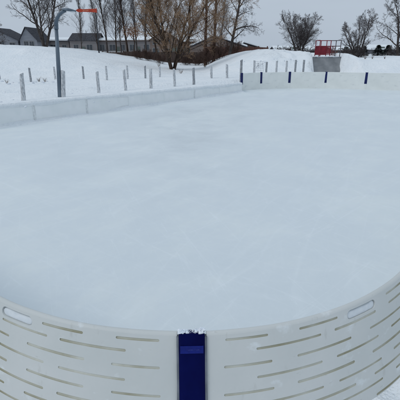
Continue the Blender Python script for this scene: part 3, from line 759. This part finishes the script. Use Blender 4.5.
tree_kind('slim', M['bark'], M['twig'], seed=5, height=11, trunk_r=.12, spread=.55, limb=.35, first=.14, nb=(34, 9, 8), lens=(.25, .55, .6), minr=.008, up=.5)
tree_kind('slim_tall', M['bark_brown'], M['twig'], seed=15, height=11, trunk_r=.12, spread=.62, limb=.35, first=.16, nb=(30, 9, 8), lens=(.28, .55, .6), minr=.008, up=.45)
tree_kind('willow', M['bark_brown'], M['twig_brown'], seed=9, stems=4, height=8.0, trunk_r=.15, spread=.72, first=.10, nb=(17, 9, 8, 7), vase=.36, minr=.0075, up=.22, lens=(.5, .52, .52, .6))
tree_kind('tall', M['bark_red'], M['twig_brown'], seed=12, height=13, trunk_r=.17, spread=.75, first=.10, nb=(40, 9, 7), limb=.24, lens=(.19, .55, .6), minr=.008, up=.35)
tree_kind('leaning', M['bark'], M['twig'], seed=28, height=9.5, trunk_r=.18, spread=1.05, first=.16, nb=(16, 10, 8, 5), lens=(.34, .5, .5, .6), minr=.008, up=.12, lean=.15)
tree_kind('bushy', M['bark'], M['twig'], seed=31, stems=10, height=4.6, trunk_r=.085, spread=.62, first=.14, nb=(10, 8, 6, 4), vase=.42, minr=.006, up=.25, lens=(.46, .55, .6, .7))
tree_kind('vase', M['bark'], M['twig'], seed=44, stems=6, height=4.4, trunk_r=.10, spread=.66, first=.12, nb=(9, 7, 6, 4), vase=.40, minr=.0062, up=.22, lens=(.44, .55, .6, .7))
tree_kind('edge', M['bark'], M['twig'], seed=51, stems=2, height=6.0, trunk_r=.15, spread=.85, first=.13, nb=(15, 9, 7, 5), vase=.2, minr=.0075, up=.22, lens=(.44, .5, .52, .6))
tree_kind('shrub', M['bark_red'], M['twig_red'], seed=61, stems=10, height=1.5, trunk_r=.016, spread=.7, first=.08, nb=(9, 8, 5), vase=.6, minr=.006, up=.25, lens=(.5, .55, .6))
tree_kind('shrub_dark', M['bark'], M['twig'], seed=67, stems=10, height=1.3, trunk_r=.016, spread=.75, first=.08, nb=(9, 8, 5), vase=.8, minr=.006, up=.2, lens=(.5, .55, .6))
def plant(name, key, label, px, py, y, rz, sc, cat, group, base=None):
    """px = photo column of the stem at distance y"""
    x = xat(px, py, y)[0]; z = ground(x, y) if base is None else base
    root = empty(name, (x, y, z-.02), rz, sc); tag(root, label, cat, group)
    t, c = KIND[key]
    for n_, me in (('trunk', t), ('crown', c)):
        o = bpy.data.objects.new(n_, me); COL.objects.link(o); o.parent = root
    return root
G1 = 'bare trees round the park'
plant('bare_tree', 'spreading', 'wide spreading bare tree behind the left snow hill, in front of grey houses', 45, 48, 42, 0.5, 1.0, 'tree', G1)
plant('bare_tree', 'edge', 'small bare tree cut off by the left photo edge', -4, 45, 60, 1, .8, 'tree', G1)
plant('bare_tree', 'slim', 'slim bare tree just left of the arrow sign mast', 82, 55, 62, 2.2, .72, 'tree', G1)
plant('bare_tree', 'slim', 'slim upright bare tree first right of the arrow sign', 108, 58, 52, 0, .98, 'tree', G1)
plant('bare_tree', 'slim_tall', 'slim bare tree second right of the arrow sign', 117, 60, 55, 1.2, .82, 'tree', G1)
plant('bare_tree', 'slim_tall', 'tall slim bare tree beside the orange dead leaves', 128.5, 60, 50, 3.3, 1.05, 'tree', G1)
plant('bare_tree', 'slim', 'tall bare tree half hidden at the left of the big brown tree', 147, 62, 48, 4, 1.05, 'tree', G1)
for px, y, rz, sc, key, lab in ((99, 60, 1.9, .66, 'slim_tall', 'short slim bare tree close right of the arrow sign mast'), (122, 58, 4.4, .8, 'slim', 'slim bare tree standing left of the orange leaved oak'),
        (138, 56, 5.2, .95, 'slim', 'slim bare tree just right of the orange leaved oak'), (157, 52, 2.6, 1.0, 'slim_tall', 'tall slim tree seen through the left part of the brown crown'),
        (188, 54, .9, 1.0, 'slim_tall', 'slim tree seen through the right part of the brown crown'), (221, 55, 3.9, .8, 'slim', 'slim bare tree between the twin trunks and the leaning tree')):
    plant('bare_tree', key, lab, px, 60, y, rz, sc, 'tree', G1)
plant('bare_tree', 'willow', 'big multi stemmed tree with dense tan brown twigs and a low fork', 173, 70, 33.5, 1.0, 1.0, 'tree', G1)
plant('bare_tree', 'tall', 'left one of the twin tall reddish trunks', 205.5, 66, 42, 0.4, 1.0, 'tree', G1)
plant('bare_tree', 'tall', 'right one of the twin tall reddish trunks', 213.5, 66, 42.5, 2.9, 1.04, 'tree', G1)
plant('bare_tree', 'leaning', 'dark bare tree leaning right at the left end of the snow mound', 229, 57, 46, 0.0, 1.0, 'tree', G1)
plant('bare_tree', 'bushy', 'round crowned many stemmed bare tree behind the mound, left of the skate ramp', 299, 52, 50, .3, 1.06, 'tree', G1)
plant('bare_tree', 'vase', 'small vase shaped bare tree right of the skate ramp', 357, 58, 36, 4.6, .80, 'tree', G1)
plant('bare_tree', 'edge', 'bare tree cut off by the right photo edge', 399, 56, 41, 2.5, .98, 'tree', G1)
G2 = 'low russet shrubs along the fence'
for i, (px, y, sc, lab) in enumerate([(139, 44, .8, 'low russet shrub at the foot of the fence, leftmost'), (150, 45, .9, 'low russet shrub left of the big brown trunk'), (161, 43, .8, 'low russet shrub touching the big brown trunk on its left'), (186, 44, .9, 'low russet shrub right of the big brown trunk'),
        (197, 43.5, 1.0, 'low russet shrub left of the twin trunks'), (209, 41.5, 1.15, 'russet shrub at the foot of the twin trunks'), (219, 43, 1.25, 'russet shrub right of the twin trunks'), (233, 48, 1.2, 'russet shrub at the foot of the leaning tree')]):
    plant('shrub', 'shrub', lab, px, 64, y, i*1.3, sc, 'shrub', G2)
for i, (px, y, sc, lab) in enumerate([(283, 48, 1.0, 'dark shrub at the left foot of the round crowned tree'), (291, 47, .9, 'dark shrub in front of the round crowned tree'), (308, 49, 1.0, 'dark shrub at the right foot of the round crowned tree'), (346, 37, .7, 'dark shrub between the ramp and the vase shaped tree'),
        (351, 35.5, .8, 'dark shrub against the left of the vase shaped tree'), (360, 36, .75, 'dark shrub against the right of the vase shaped tree'), (394, 42, .9, 'dark shrub at the foot of the right edge tree')]):
    plant('shrub', 'shrub_dark', lab, px, 57, y, i*1.7+.4, sc, 'shrub', 'dark shrubs under the right hand trees')

# orange dead leaves still hanging on a young oak
rnd = random.Random(8); root = empty('young_oak', (xat(134, 50, 49)[0], 49, ground(xat(134, 50, 49)[0], 49)))
tag(root, 'young oak with orange dead leaves between the slim trees', 'tree')
t = MB(); t.tube([(0, 0, -.2), (.1, 0, 1.4), (0, 0, 2.7)], [.07, .05, .03], 7)
for i in range(9): g = i*2.4; t.tube([(0, 0, 1.7+.1*i), (cos(g)*.6, sin(g)*.6, 2.2+.12*i)], [.025, .01], 4)
t.build('trunk', M['bark_brown'], root)
l = MB()
for i in range(900):
    c = Vector((rnd.gauss(-.1, .55), rnd.gauss(0, .45), 2.65+rnd.gauss(0, .33))); a = Vector((rnd.gauss(0, 1), rnd.gauss(0, 1), rnd.gauss(0, 1))).normalized()*.06; b = a.cross(Vector((rnd.random(), rnd.random(), 1))).normalized()*.035
    l.add([c-a, c+b, c+a, c-b], [(0, 1, 2, 3)])
l.build('leaves', M['leaf_dead'], root)

# small dark spruces far off on the right
def spruce():
    C = MB(); rnd = random.Random(2)
    for i in range(4200):
        t = rnd.random()**1.25; z = .1+3.1*t; r = (1-t)**.9*1.0*sqrt(rnd.uniform(.15, 1))*(1+.25*sin(z*9)); g = rnd.uniform(0, 6.283)
        c = Vector((r*cos(g), r*sin(g), z-r*.25)); d = Vector((cos(g), sin(g), rnd.uniform(-.5, .3)))*rnd.uniform(.12, .26); s = Vector((-sin(g), cos(g), rnd.uniform(-.4, .4)))*rnd.uniform(.03, .07)
        C.add([c-s, c+d, c+s], [(0, 1, 2)])
    T = MB(); T.tube([(0, 0, -.2), (0, 0, 3.0)], [.1, .02], 7)
    return T.mesh('trunk', M['bark']), C.mesh('crown', M['needle'])
KIND['spruce'] = spruce()
for px, yt, w, lab in ((364.5, 46, 1.2, 'small dark spruce nearest to the vase shaped tree'), (378.3, 45, 1.35, 'small pointed dark spruce in front of the snowy roof, left of its pair'), (388, 45, 1.35, 'small dark spruce in front of the snowy roof, right of its pair'), (398.5, 47, 1.2, 'small dark spruce at the right photo edge')):
    y = 58; x, zt = xat(px, yt, y)
    z = ground(x, y)-.3; r = plant('spruce', 'spruce', lab, px, 50, y, px, (zt-z)/3.2, 'tree', 'small dark spruces'); r.location.z = z; r.scale = (r.scale[0]*1.5*w, r.scale[1]*1.5*w, r.scale[2])

# ------------------------------------------------------------------ fences
def fence(label, p0, p1, h, m, seed):
    p0 = Vector(p0); p1 = Vector(p1); d = p1-p0; L = d.length; d /= L; n = Vector((-d.y, d.x)); z0 = .3
    root = empty('wooden_fence', (p0.x, p0.y, z0), atan2(d.y, d.x)); tag(root, label, 'fence')
    rnd = random.Random(seed); b = MB(); k = int(L/.16)
    for i in range(k):
        s = L*(i+.5)/k; b.obox((s, rnd.uniform(-.008, .008)), (1, 0), (0, 1), .0797, .011, -.1, h+rnd.uniform(-.015, .015)-.06*(i//15 % 2))
    b.build('board_panel', m, root)
    r = MB()
    for z in (.3, h-.25): r.box((0, .03, z), (L, .08, z+.09))
    r.build('rail', m, root)
    for i in range(int(L/2.4)+1):
        q = MB(); q.obox((min(L, i*2.4), .09), (1, 0), (0, 1), .055, .055, -.2, h+.1); q.build('fence_post', m, root)
fence('dark brown board fence running behind the left hand trees', (xat(82, 60, 49)[0], 49.5), (xat(204, 60, 49)[0], 48.5), 1.42, M['fence'], 1)
fence('russet board fence behind the leaning tree and the mound', (xat(204, 60, 50)[0]+.1, 48.6), (xat(268, 55, 60)[0], 60), 1.95, M['fence_red'], 2)

# ------------------------------------------------------------------ houses
def house(label, pxl, pxr, y, ywall, ypeak, wall, roof, snow, ridge='x', depth=9.0, wins=(), door=None, chimney=None, gable_trim=True, peak_t=.5, group='houses beyond the park'):
    """front wall between photo columns at distance y; wall top and roof top by photo rows"""
    x0 = xat(pxl, 45, y)[0]; x1 = xat(pxr, 45, y)[0]; w = x1-x0; z0 = .3
    hw = xat(pxl, ywall, y)[1]-z0; hp = xat(pxl, ypeak, y+(depth/2 if ridge == 'x' else 0))[1]-z0
    root = empty('house', (x0, y, z0)); tag(root, label, 'house', group)
    wb = MB(); wb.box((0, 0, -.3), (w, depth, hw))
    ov = .35; th = .16
    if ridge == 'x':
        wb.add([(0, 0, hw), (0, depth, hw), (0, depth/2, hp-.12)], [(0, 2, 1)]); wb.add([(w, 0, hw), (w, depth, hw), (w, depth/2, hp-.12)], [(0, 1, 2)])
        sl = (hp-hw)/(depth/2)
        prof = [(-ov, hw-ov*sl+.05), (depth/2, hp), (depth+ov, hw-ov*sl+.05)]
        ext = (-ov, w+ov)
        def slab(off, t, inset=0):
            m = MB(); pts = [(a, b+off) for a, b in prof]; pts[0] = (pts[0][0]+inset, pts[0][1]+inset*sl); pts[2] = (pts[2][0]-inset, pts[2][1]+inset*sl)
            A = pts+[(a, b+t) for a, b in reversed(pts)]; k = len(A); e0, e1 = ext[0]+inset, ext[1]-inset
            m.add([(e0, a, b) for a, b in A]+[(e1, a, b) for a, b in A], [(0, 1, 4, 5), (1, 2, 3, 4), (k+5, k+4, k+1, k), (k+4, k+3, k+2, k+1)]+[(i, i+k, (i+1) % k+k, (i+1) % k) for i in range(k)]); return m
    else:
        xp = w*peak_t
        wb.add([(0, 0, hw), (w, 0, hw), (xp, 0, hp-.12)], [(0, 1, 2)]); wb.add([(0, depth, hw), (w, depth, hw), (xp, depth, hp-.12)], [(0, 2, 1)])
        s1 = (hp-hw)/max(.1, xp); s2 = (hp-hw)/max(.1, w-xp)
        prof = [(-ov, hw-ov*s1+.05), (xp, hp), (w+ov, hw-ov*s2+.05)]
        def slab(off, t, inset=0):
            m = MB(); pts = [(a, b+off) for a, b in prof]; pts[0] = (pts[0][0]+inset, pts[0][1]+inset*s1); pts[2] = (pts[2][0]-inset, pts[2][1]+inset*s2)
            A = pts+[(a, b+t) for a, b in reversed(pts)]; k = len(A); e0, e1 = -ov+inset, depth+ov-inset
            m.add([(a, e0, b) for a, b in A]+[(a, e1, b) for a, b in A], [(0, 5, 4, 1), (1, 4, 3, 2), (k, k+1, k+4, k+5), (k+1, k+2, k+3, k+4)]+[(i, (i+1) % k, (i+1) % k+k, i+k) for i in range(k)]); return m
    wb.build('wall', wall, root)
    rf = slab(0, th).build('roof', roof, root)
    if snow: slab(th+.004, snow, .12).build('snow_cover', M['snow'], rf)
    if chimney:
        c = MB(); c.box((w*chimney-.3, depth*.4, hp-1.2), (w*chimney+.3, depth*.4+.6, hp+.8)); c.build('chimney', M['brick'], rf)
    for (u, zc, ww, wh) in wins:
        c = w*u; f = MB(); t = .09
        f.box((c-ww/2-t, -.06, zc-wh/2-t), (c+ww/2+t, -.003, zc-wh/2)); f.box((c-ww/2-t, -.06, zc+wh/2), (c+ww/2+t, -.003, zc+wh/2+t))
        f.box((c-ww/2-t, -.06, zc-wh/2), (c-ww/2, -.003, zc+wh/2)); f.box((c+ww/2, -.06, zc-wh/2), (c+ww/2+t, -.003, zc+wh/2)); f.box((c-.03, -.05, zc-wh/2), (c+.03, -.004, zc+wh/2))
        fo = f.build('window', M['trim'], root)
        g = MB(); g.box((c-ww/2, -.03, zc-wh/2), (c+ww/2, -.006, zc+wh/2)); g.build('pane', M['glass'], fo)
    if door is not None:
        d = MB(); c = w*door; d.box((c-.5, -.05, 0), (c+.5, -.003, 2.1)); do = d.build('door', M['door'], root)
        k = MB(); k.tube([(c+.38, -.05, 1.0), (c+.38, -.11, 1.0)], .035, 6); k.build('handle', M['dark_metal'], do)
    return root
W2 = ((.22, 1.9, 1.1, 1.3), (.72, 1.9, 1.3, 1.3))
W3 = ((.15, 1.9, 1.0, 1.3), (.5, 1.9, 1.4, 1.3), (.85, 1.9, 1.0, 1.3))
house('grey house at the left photo edge, its dark roof edge sloping down to the right', -24, 18.5, 100, 40.5, 28, M['siding_grey'], M['shingle'], 0, 'y', 9, ((.62, 2.6, 1.0, 1.2), (.86, 2.2, 1.2, 1.5)), peak_t=.45)
house('steep gabled grey house left of the spreading tree', 20.5, 37.5, 98, 40, 27.5, M['siding_grey'], M['shingle'], 0, 'y', 9, ((.35, 2.6, .9, 1.2), (.68, 2.6, .9, 1.2)), peak_t=.42)
house('long low taupe house under snow behind the spreading tree', 37.5, 69, 106, 41.5, 39.2, M['siding'], M['shingle'], .3, 'x', 9, W3, .33)
house('low taupe house with a bare dark roof behind the arrow sign', 70, 97, 102, 40.5, 33.8, M['siding'], M['shingle'], 0, 'x', 8, W2, .48)
house('long low pale taupe house under snow behind the slim trees', 97.8, 127, 104, 41.3, 39.0, M['siding'], M['shingle_brown'], .3, 'x', 9, W3, .67)
house('low taupe house with a grey green door behind the orange leaves', 127.6, 151, 100, 41, 38, M['siding'], M['shingle_brown'], .25, 'x', 9, ((.2, 1.9, 1.2, 1.3), (.8, 1.9, 1.2, 1.3)), .44, chimney=.7)
house('brown two storey house with a brown gable behind the big tan twigged tree', 150, 178, 84, 40.5, 31, M['siding_brown'], M['shingle_brown'], 0, 'y', 9, ((.2, 1.2, 1.1, 1.1), (.2, 3.0, 1.1, 1.0), (.62, 1.2, 1.3, 1.1), (.62, 3.0, 1.2, 1.0)), .88)
house('dull brick house behind the twin tall trunks', 179, 203, 86, 42.5, 38.6, M['brick'], M['shingle_brown'], .2, 'x', 9, ((.2, 1.4, 1.2, 1.2), (.75, 1.4, 1.2, 1.2), (.5, 2.9, 1.0, .9)), .48)
house('brown house with a snowy roof slope falling to the right, behind the leaning tree', 190, 246, 78, 47.5, 36.5, M['siding_brown'], M['shingle'], .28, 'y', 9, ((.4, 1.3, 1.3, 1.1), (.8, 1.0, 1.3, .9)), peak_t=.42)
house('low brown house with a shallow snowy roof at the left of the snow heap', 236, 268, 84, 50.5, 43.3, M['siding_brown'], M['shingle'], .28, 'y', 9, ((.3, 1.0, 1.2, .9), (.7, 1.0, 1.2, .9)), peak_t=.25)
house('low distant grey house under snow behind the round crowned tree', 276, 322, 110, 51.2, 47.4, M['siding_grey'], M['shingle'], .25, 'x', 9, ((.6, 1.2, .9, .9),), .4)
house('distant pale house under a snowy roof behind the dark spruces', 366, 397, 100, 50.6, 46.6, M['siding_grey'], M['shingle'], .3, 'x', 9, ((.3, 1.3, .9, .9), (.75, 1.3, .9, .9)), .55)
house('distant dull brick house behind the vase shaped tree', 334, 362, 104, 51, 47.6, M['brick'], M['shingle_brown'], .25, 'x', 9, ((.25, 1.2, .9, .9),), .45)

# far wood closing the view beyond the houses, too distant to count
fw = MB(); rnd = random.Random(77)
for i in range(4200):
    x = rnd.uniform(-20, 170); y = rnd.uniform(140, 190); h = rnd.uniform(1.2, 2.6)*(1+.45*nz(x, 0, 0, .06))
    for k in range(5):
        g = rnd.uniform(0, 6.28); q = rnd.uniform(.2, .55)*h; m = h*rnd.uniform(.55, 1.05)
        fw.tube([(x, y, 0), (x+cos(g)*q*.4, y+sin(g)*q*.4, m*.6), (x+cos(g)*q, y+sin(g)*q, m)], [.05, .035, .012], 3, cap=False)
tag(fw.build('distant_wood', M['twig'], None, (75, 170, 0)), 'far off low belt of bare bushes along the horizon', 'wood', kind='stuff')

# ------------------------------------------------------------------ snow chunks and dry weeds
ck = MB(); rnd = random.Random(12); vs = []
for a in range(7):
    e = -pi/2+pi*a/6
    for b in range(10):
        g = 2*pi*b/10; d = Vector((cos(e)*cos(g), cos(e)*sin(g), sin(e))); r = 1+.45*noise.noise(d*1.7+Vector((3, 1, 2)))+.15*noise.noise(d*4)
        vs.append((d.x*r, d.y*r*.8, d.z*r*.6))
ck.add(vs, [(a*10+b, a*10+(b+1) % 10, (a+1)*10+(b+1) % 10, (a+1)*10+b) for a in range(6) for b in range(10)], 0, True)
cm = ck.mesh('snow_chunk', M['frost'])
spots = [(2, 81), (6, 82.6), (9, 83.5), (13, 82), (36, 81.5), (38, 80.2), (41, 79.5), (43, 81.6), (47, 80.8), (33, 82.4), (53, 81), (19, 82.7), (1, 101), (26, 109), (13, 99), (72, 92), (94, 102.5), (109, 101), (55, 94.5), (100, 96)]
for i, (px, py) in enumerate(spots):
    x, y = at(px, py, .5); o = bpy.data.objects.new('snow_chunk', cm); COL.objects.link(o); s = rnd.uniform(.04, .11) if i < 12 else rnd.uniform(.03, .05)
    o.location = (x, y, ground(x, y)+s*.2); o.scale = (s, s, s); o.rotation_euler = (rnd.uniform(-.4, .4), rnd.uniform(-.4, .4), rnd.uniform(0, 6))
    if i < 12: tag(o, 'rough white lump of snow lying by the back row of posts at the left', 'snow lump', 'snow lumps by the back row of posts')
    else: tag(o, 'tiny snow crumb lying on the bank above the low left boards', 'snow lump', 'snow crumbs on the left bank')
for i in range(16):
    x = 5.3+rnd.gauss(0, .95); y = 27.9+rnd.gauss(0, .8); o = bpy.data.objects.new('snow_chunk', cm); COL.objects.link(o); q = rnd.choice((.03, .04, .05, .06, .09))
    o.location = (x, y, ground(x, y)+q*.15); o.scale = (q*1.2, q, q); o.rotation_euler = (rnd.uniform(-.8, .8), rnd.uniform(-.8, .8), rnd.uniform(0, 6))
    tag(o, 'rough chunk of snow lying on the heap of the mound left of the skate ramp', 'snow lump', 'snow chunks on the mound')
def weed_mesh(seed):
    r = random.Random(seed); m = MB()
    for i in range(26):
        g = r.uniform(0, 6.28); s = r.uniform(.05, .3); h = r.uniform(.2, .55); b = (cos(g)*.05, sin(g)*.05)
        m.tube([(b[0], b[1], -.05), (b[0]+cos(g)*s*.4, b[1]+sin(g)*s*.4, h*.7), (b[0]+cos(g)*s, b[1]+sin(g)*s, h)], [.007, .006, .004], 3, cap=False)
        if i % 3 == 0: m.tube([(b[0]+cos(g)*s, b[1]+sin(g)*s, h), (b[0]+cos(g)*s*1.1, b[1]+sin(g)*s*1.1, h+.06)], [.014, .008], 4)
    return m.mesh('dry_weed', M['weed'])
wm = [weed_mesh(1), weed_mesh(2)]
wl = [(39, 80.8, .42, 'dry weed poking through the snow left of the lamp post'), (45, 81, .4, 'dry weed poking up beside the snow lumps near the lamp post'), (7, 82.5, .4, 'flattened dry weed at the left photo edge'),
      (181, 72.5, .6, 'dry weeds in the snow right of the big brown trunk'), (159, 67.5, .8, 'dry weeds left of the big brown trunk'), (205, 68, .9, 'dry weeds below the twin tall trunks'),
      (372, 61, .4, 'sparse dry weed on the drift right of the vase shaped tree'), (384, 62.5, .35, 'sparse dry weed on the drift below the right spruces'), (365, 59.5, .5, 'dry weed at the right foot of the vase shaped tree')]
for i, (px, py, s, lab) in enumerate(wl):
    if px < 300: x, y = at(px, py, .5)
    else: y = 29.5; x = xat(px, py, y)[0]
    o = bpy.data.objects.new('dry_weed', wm[i % 2]); COL.objects.link(o); o.location = (x, y, ground(x, y)); o.scale = (s, s, s); o.rotation_euler = (0, 0, i*1.1)
    tag(o, lab, 'weed', 'dry weeds in the snow')

# ------------------------------------------------------------------ camera, sky, sun
cam = bpy.data.cameras.new('camera'); co = bpy.data.objects.new('camera', cam); COL.objects.link(co)
cam.sensor_width = 36; cam.lens = 36; cam.clip_end = 3000; cam.clip_start = .05
co.location = (0, 0, H); co.rotation_euler = (pi/2-TH, 0, 0)
S.camera = co

w = bpy.data.worlds.new('World'); S.world = w; w.use_nodes = True
N = w.node_tree.nodes; L = w.node_tree.links; bg = N['Background']
SE, SA = radians(50), radians(240)
sk = N.new('ShaderNodeTexSky'); sk.sky_type = 'NISHITA'; sk.sun_disc = False; sk.sun_elevation = SE; sk.sun_rotation = SA; sk.dust_density = 3; sk.air_density = 1.0
hs = N.new('ShaderNodeHueSaturation'); hs.inputs['Saturation'].default_value = .35; hs.inputs['Value'].default_value = 0.6
L.new(sk.outputs[0], hs.inputs['Color'])
tc = N.new('ShaderNodeTexCoord'); sp = N.new('ShaderNodeSeparateXYZ'); L.new(tc.outputs['Generated'], sp.inputs[0])
nn = N.new('ShaderNodeTexNoise'); nn.inputs['Scale'].default_value = 3.5; nn.inputs['Detail'].default_value = 5
mp = N.new('ShaderNodeMapping'); mp.inputs['Scale'].default_value = (1, 1, 4); L.new(tc.outputs['Generated'], mp.inputs[0]); L.new(mp.outputs[0], nn.inputs['Vector'])
rp = N.new('ShaderNodeValToRGB'); e = rp.color_ramp.elements          # overcast cloud layer, brighter overhead
e[0].position = 0.0; e[0].color = (4.5, 5.25, 6.2, 1); e[1].position = 1.0; e[1].color = (5.3, 6.3, 7.35, 1)
L.new(sp.outputs['Z'], rp.inputs[0])
mv = N.new('ShaderNodeMapRange'); mv.inputs['To Min'].default_value = .9; mv.inputs['To Max'].default_value = 1.1; L.new(nn.outputs['Fac'], mv.inputs['Value'])
ml = N.new('ShaderNodeVectorMath'); ml.operation = 'SCALE'; L.new(rp.outputs[0], ml.inputs[0]); L.new(mv.outputs[0], ml.inputs['Scale'])
mx = N.new('ShaderNodeMix'); mx.data_type = 'RGBA'; mx.inputs[0].default_value = .82
L.new(hs.outputs[0], mx.inputs[6]); L.new(ml.outputs[0], mx.inputs[7]); L.new(mx.outputs[2], bg.inputs['Color'])
bg.inputs['Strength'].default_value = 0.1
sun = bpy.data.lights.new('sun', 'SUN'); sun.energy = 0.55; sun.angle = radians(25); sun.color = (1, .97, .93)
so = bpy.data.objects.new('sun', sun); COL.objects.link(so)
d = Vector((sin(SA)*cos(SE), cos(SA)*cos(SE), sin(SE))); so.rotation_euler = d.to_track_quat('Z', 'Y').to_euler()
S.view_settings.view_transform = 'Standard'; S.view_settings.look = 'None'; S.view_settings.exposure = 0.17; S.view_settings.gamma = 1
S.view_settings.use_curve_mapping = False
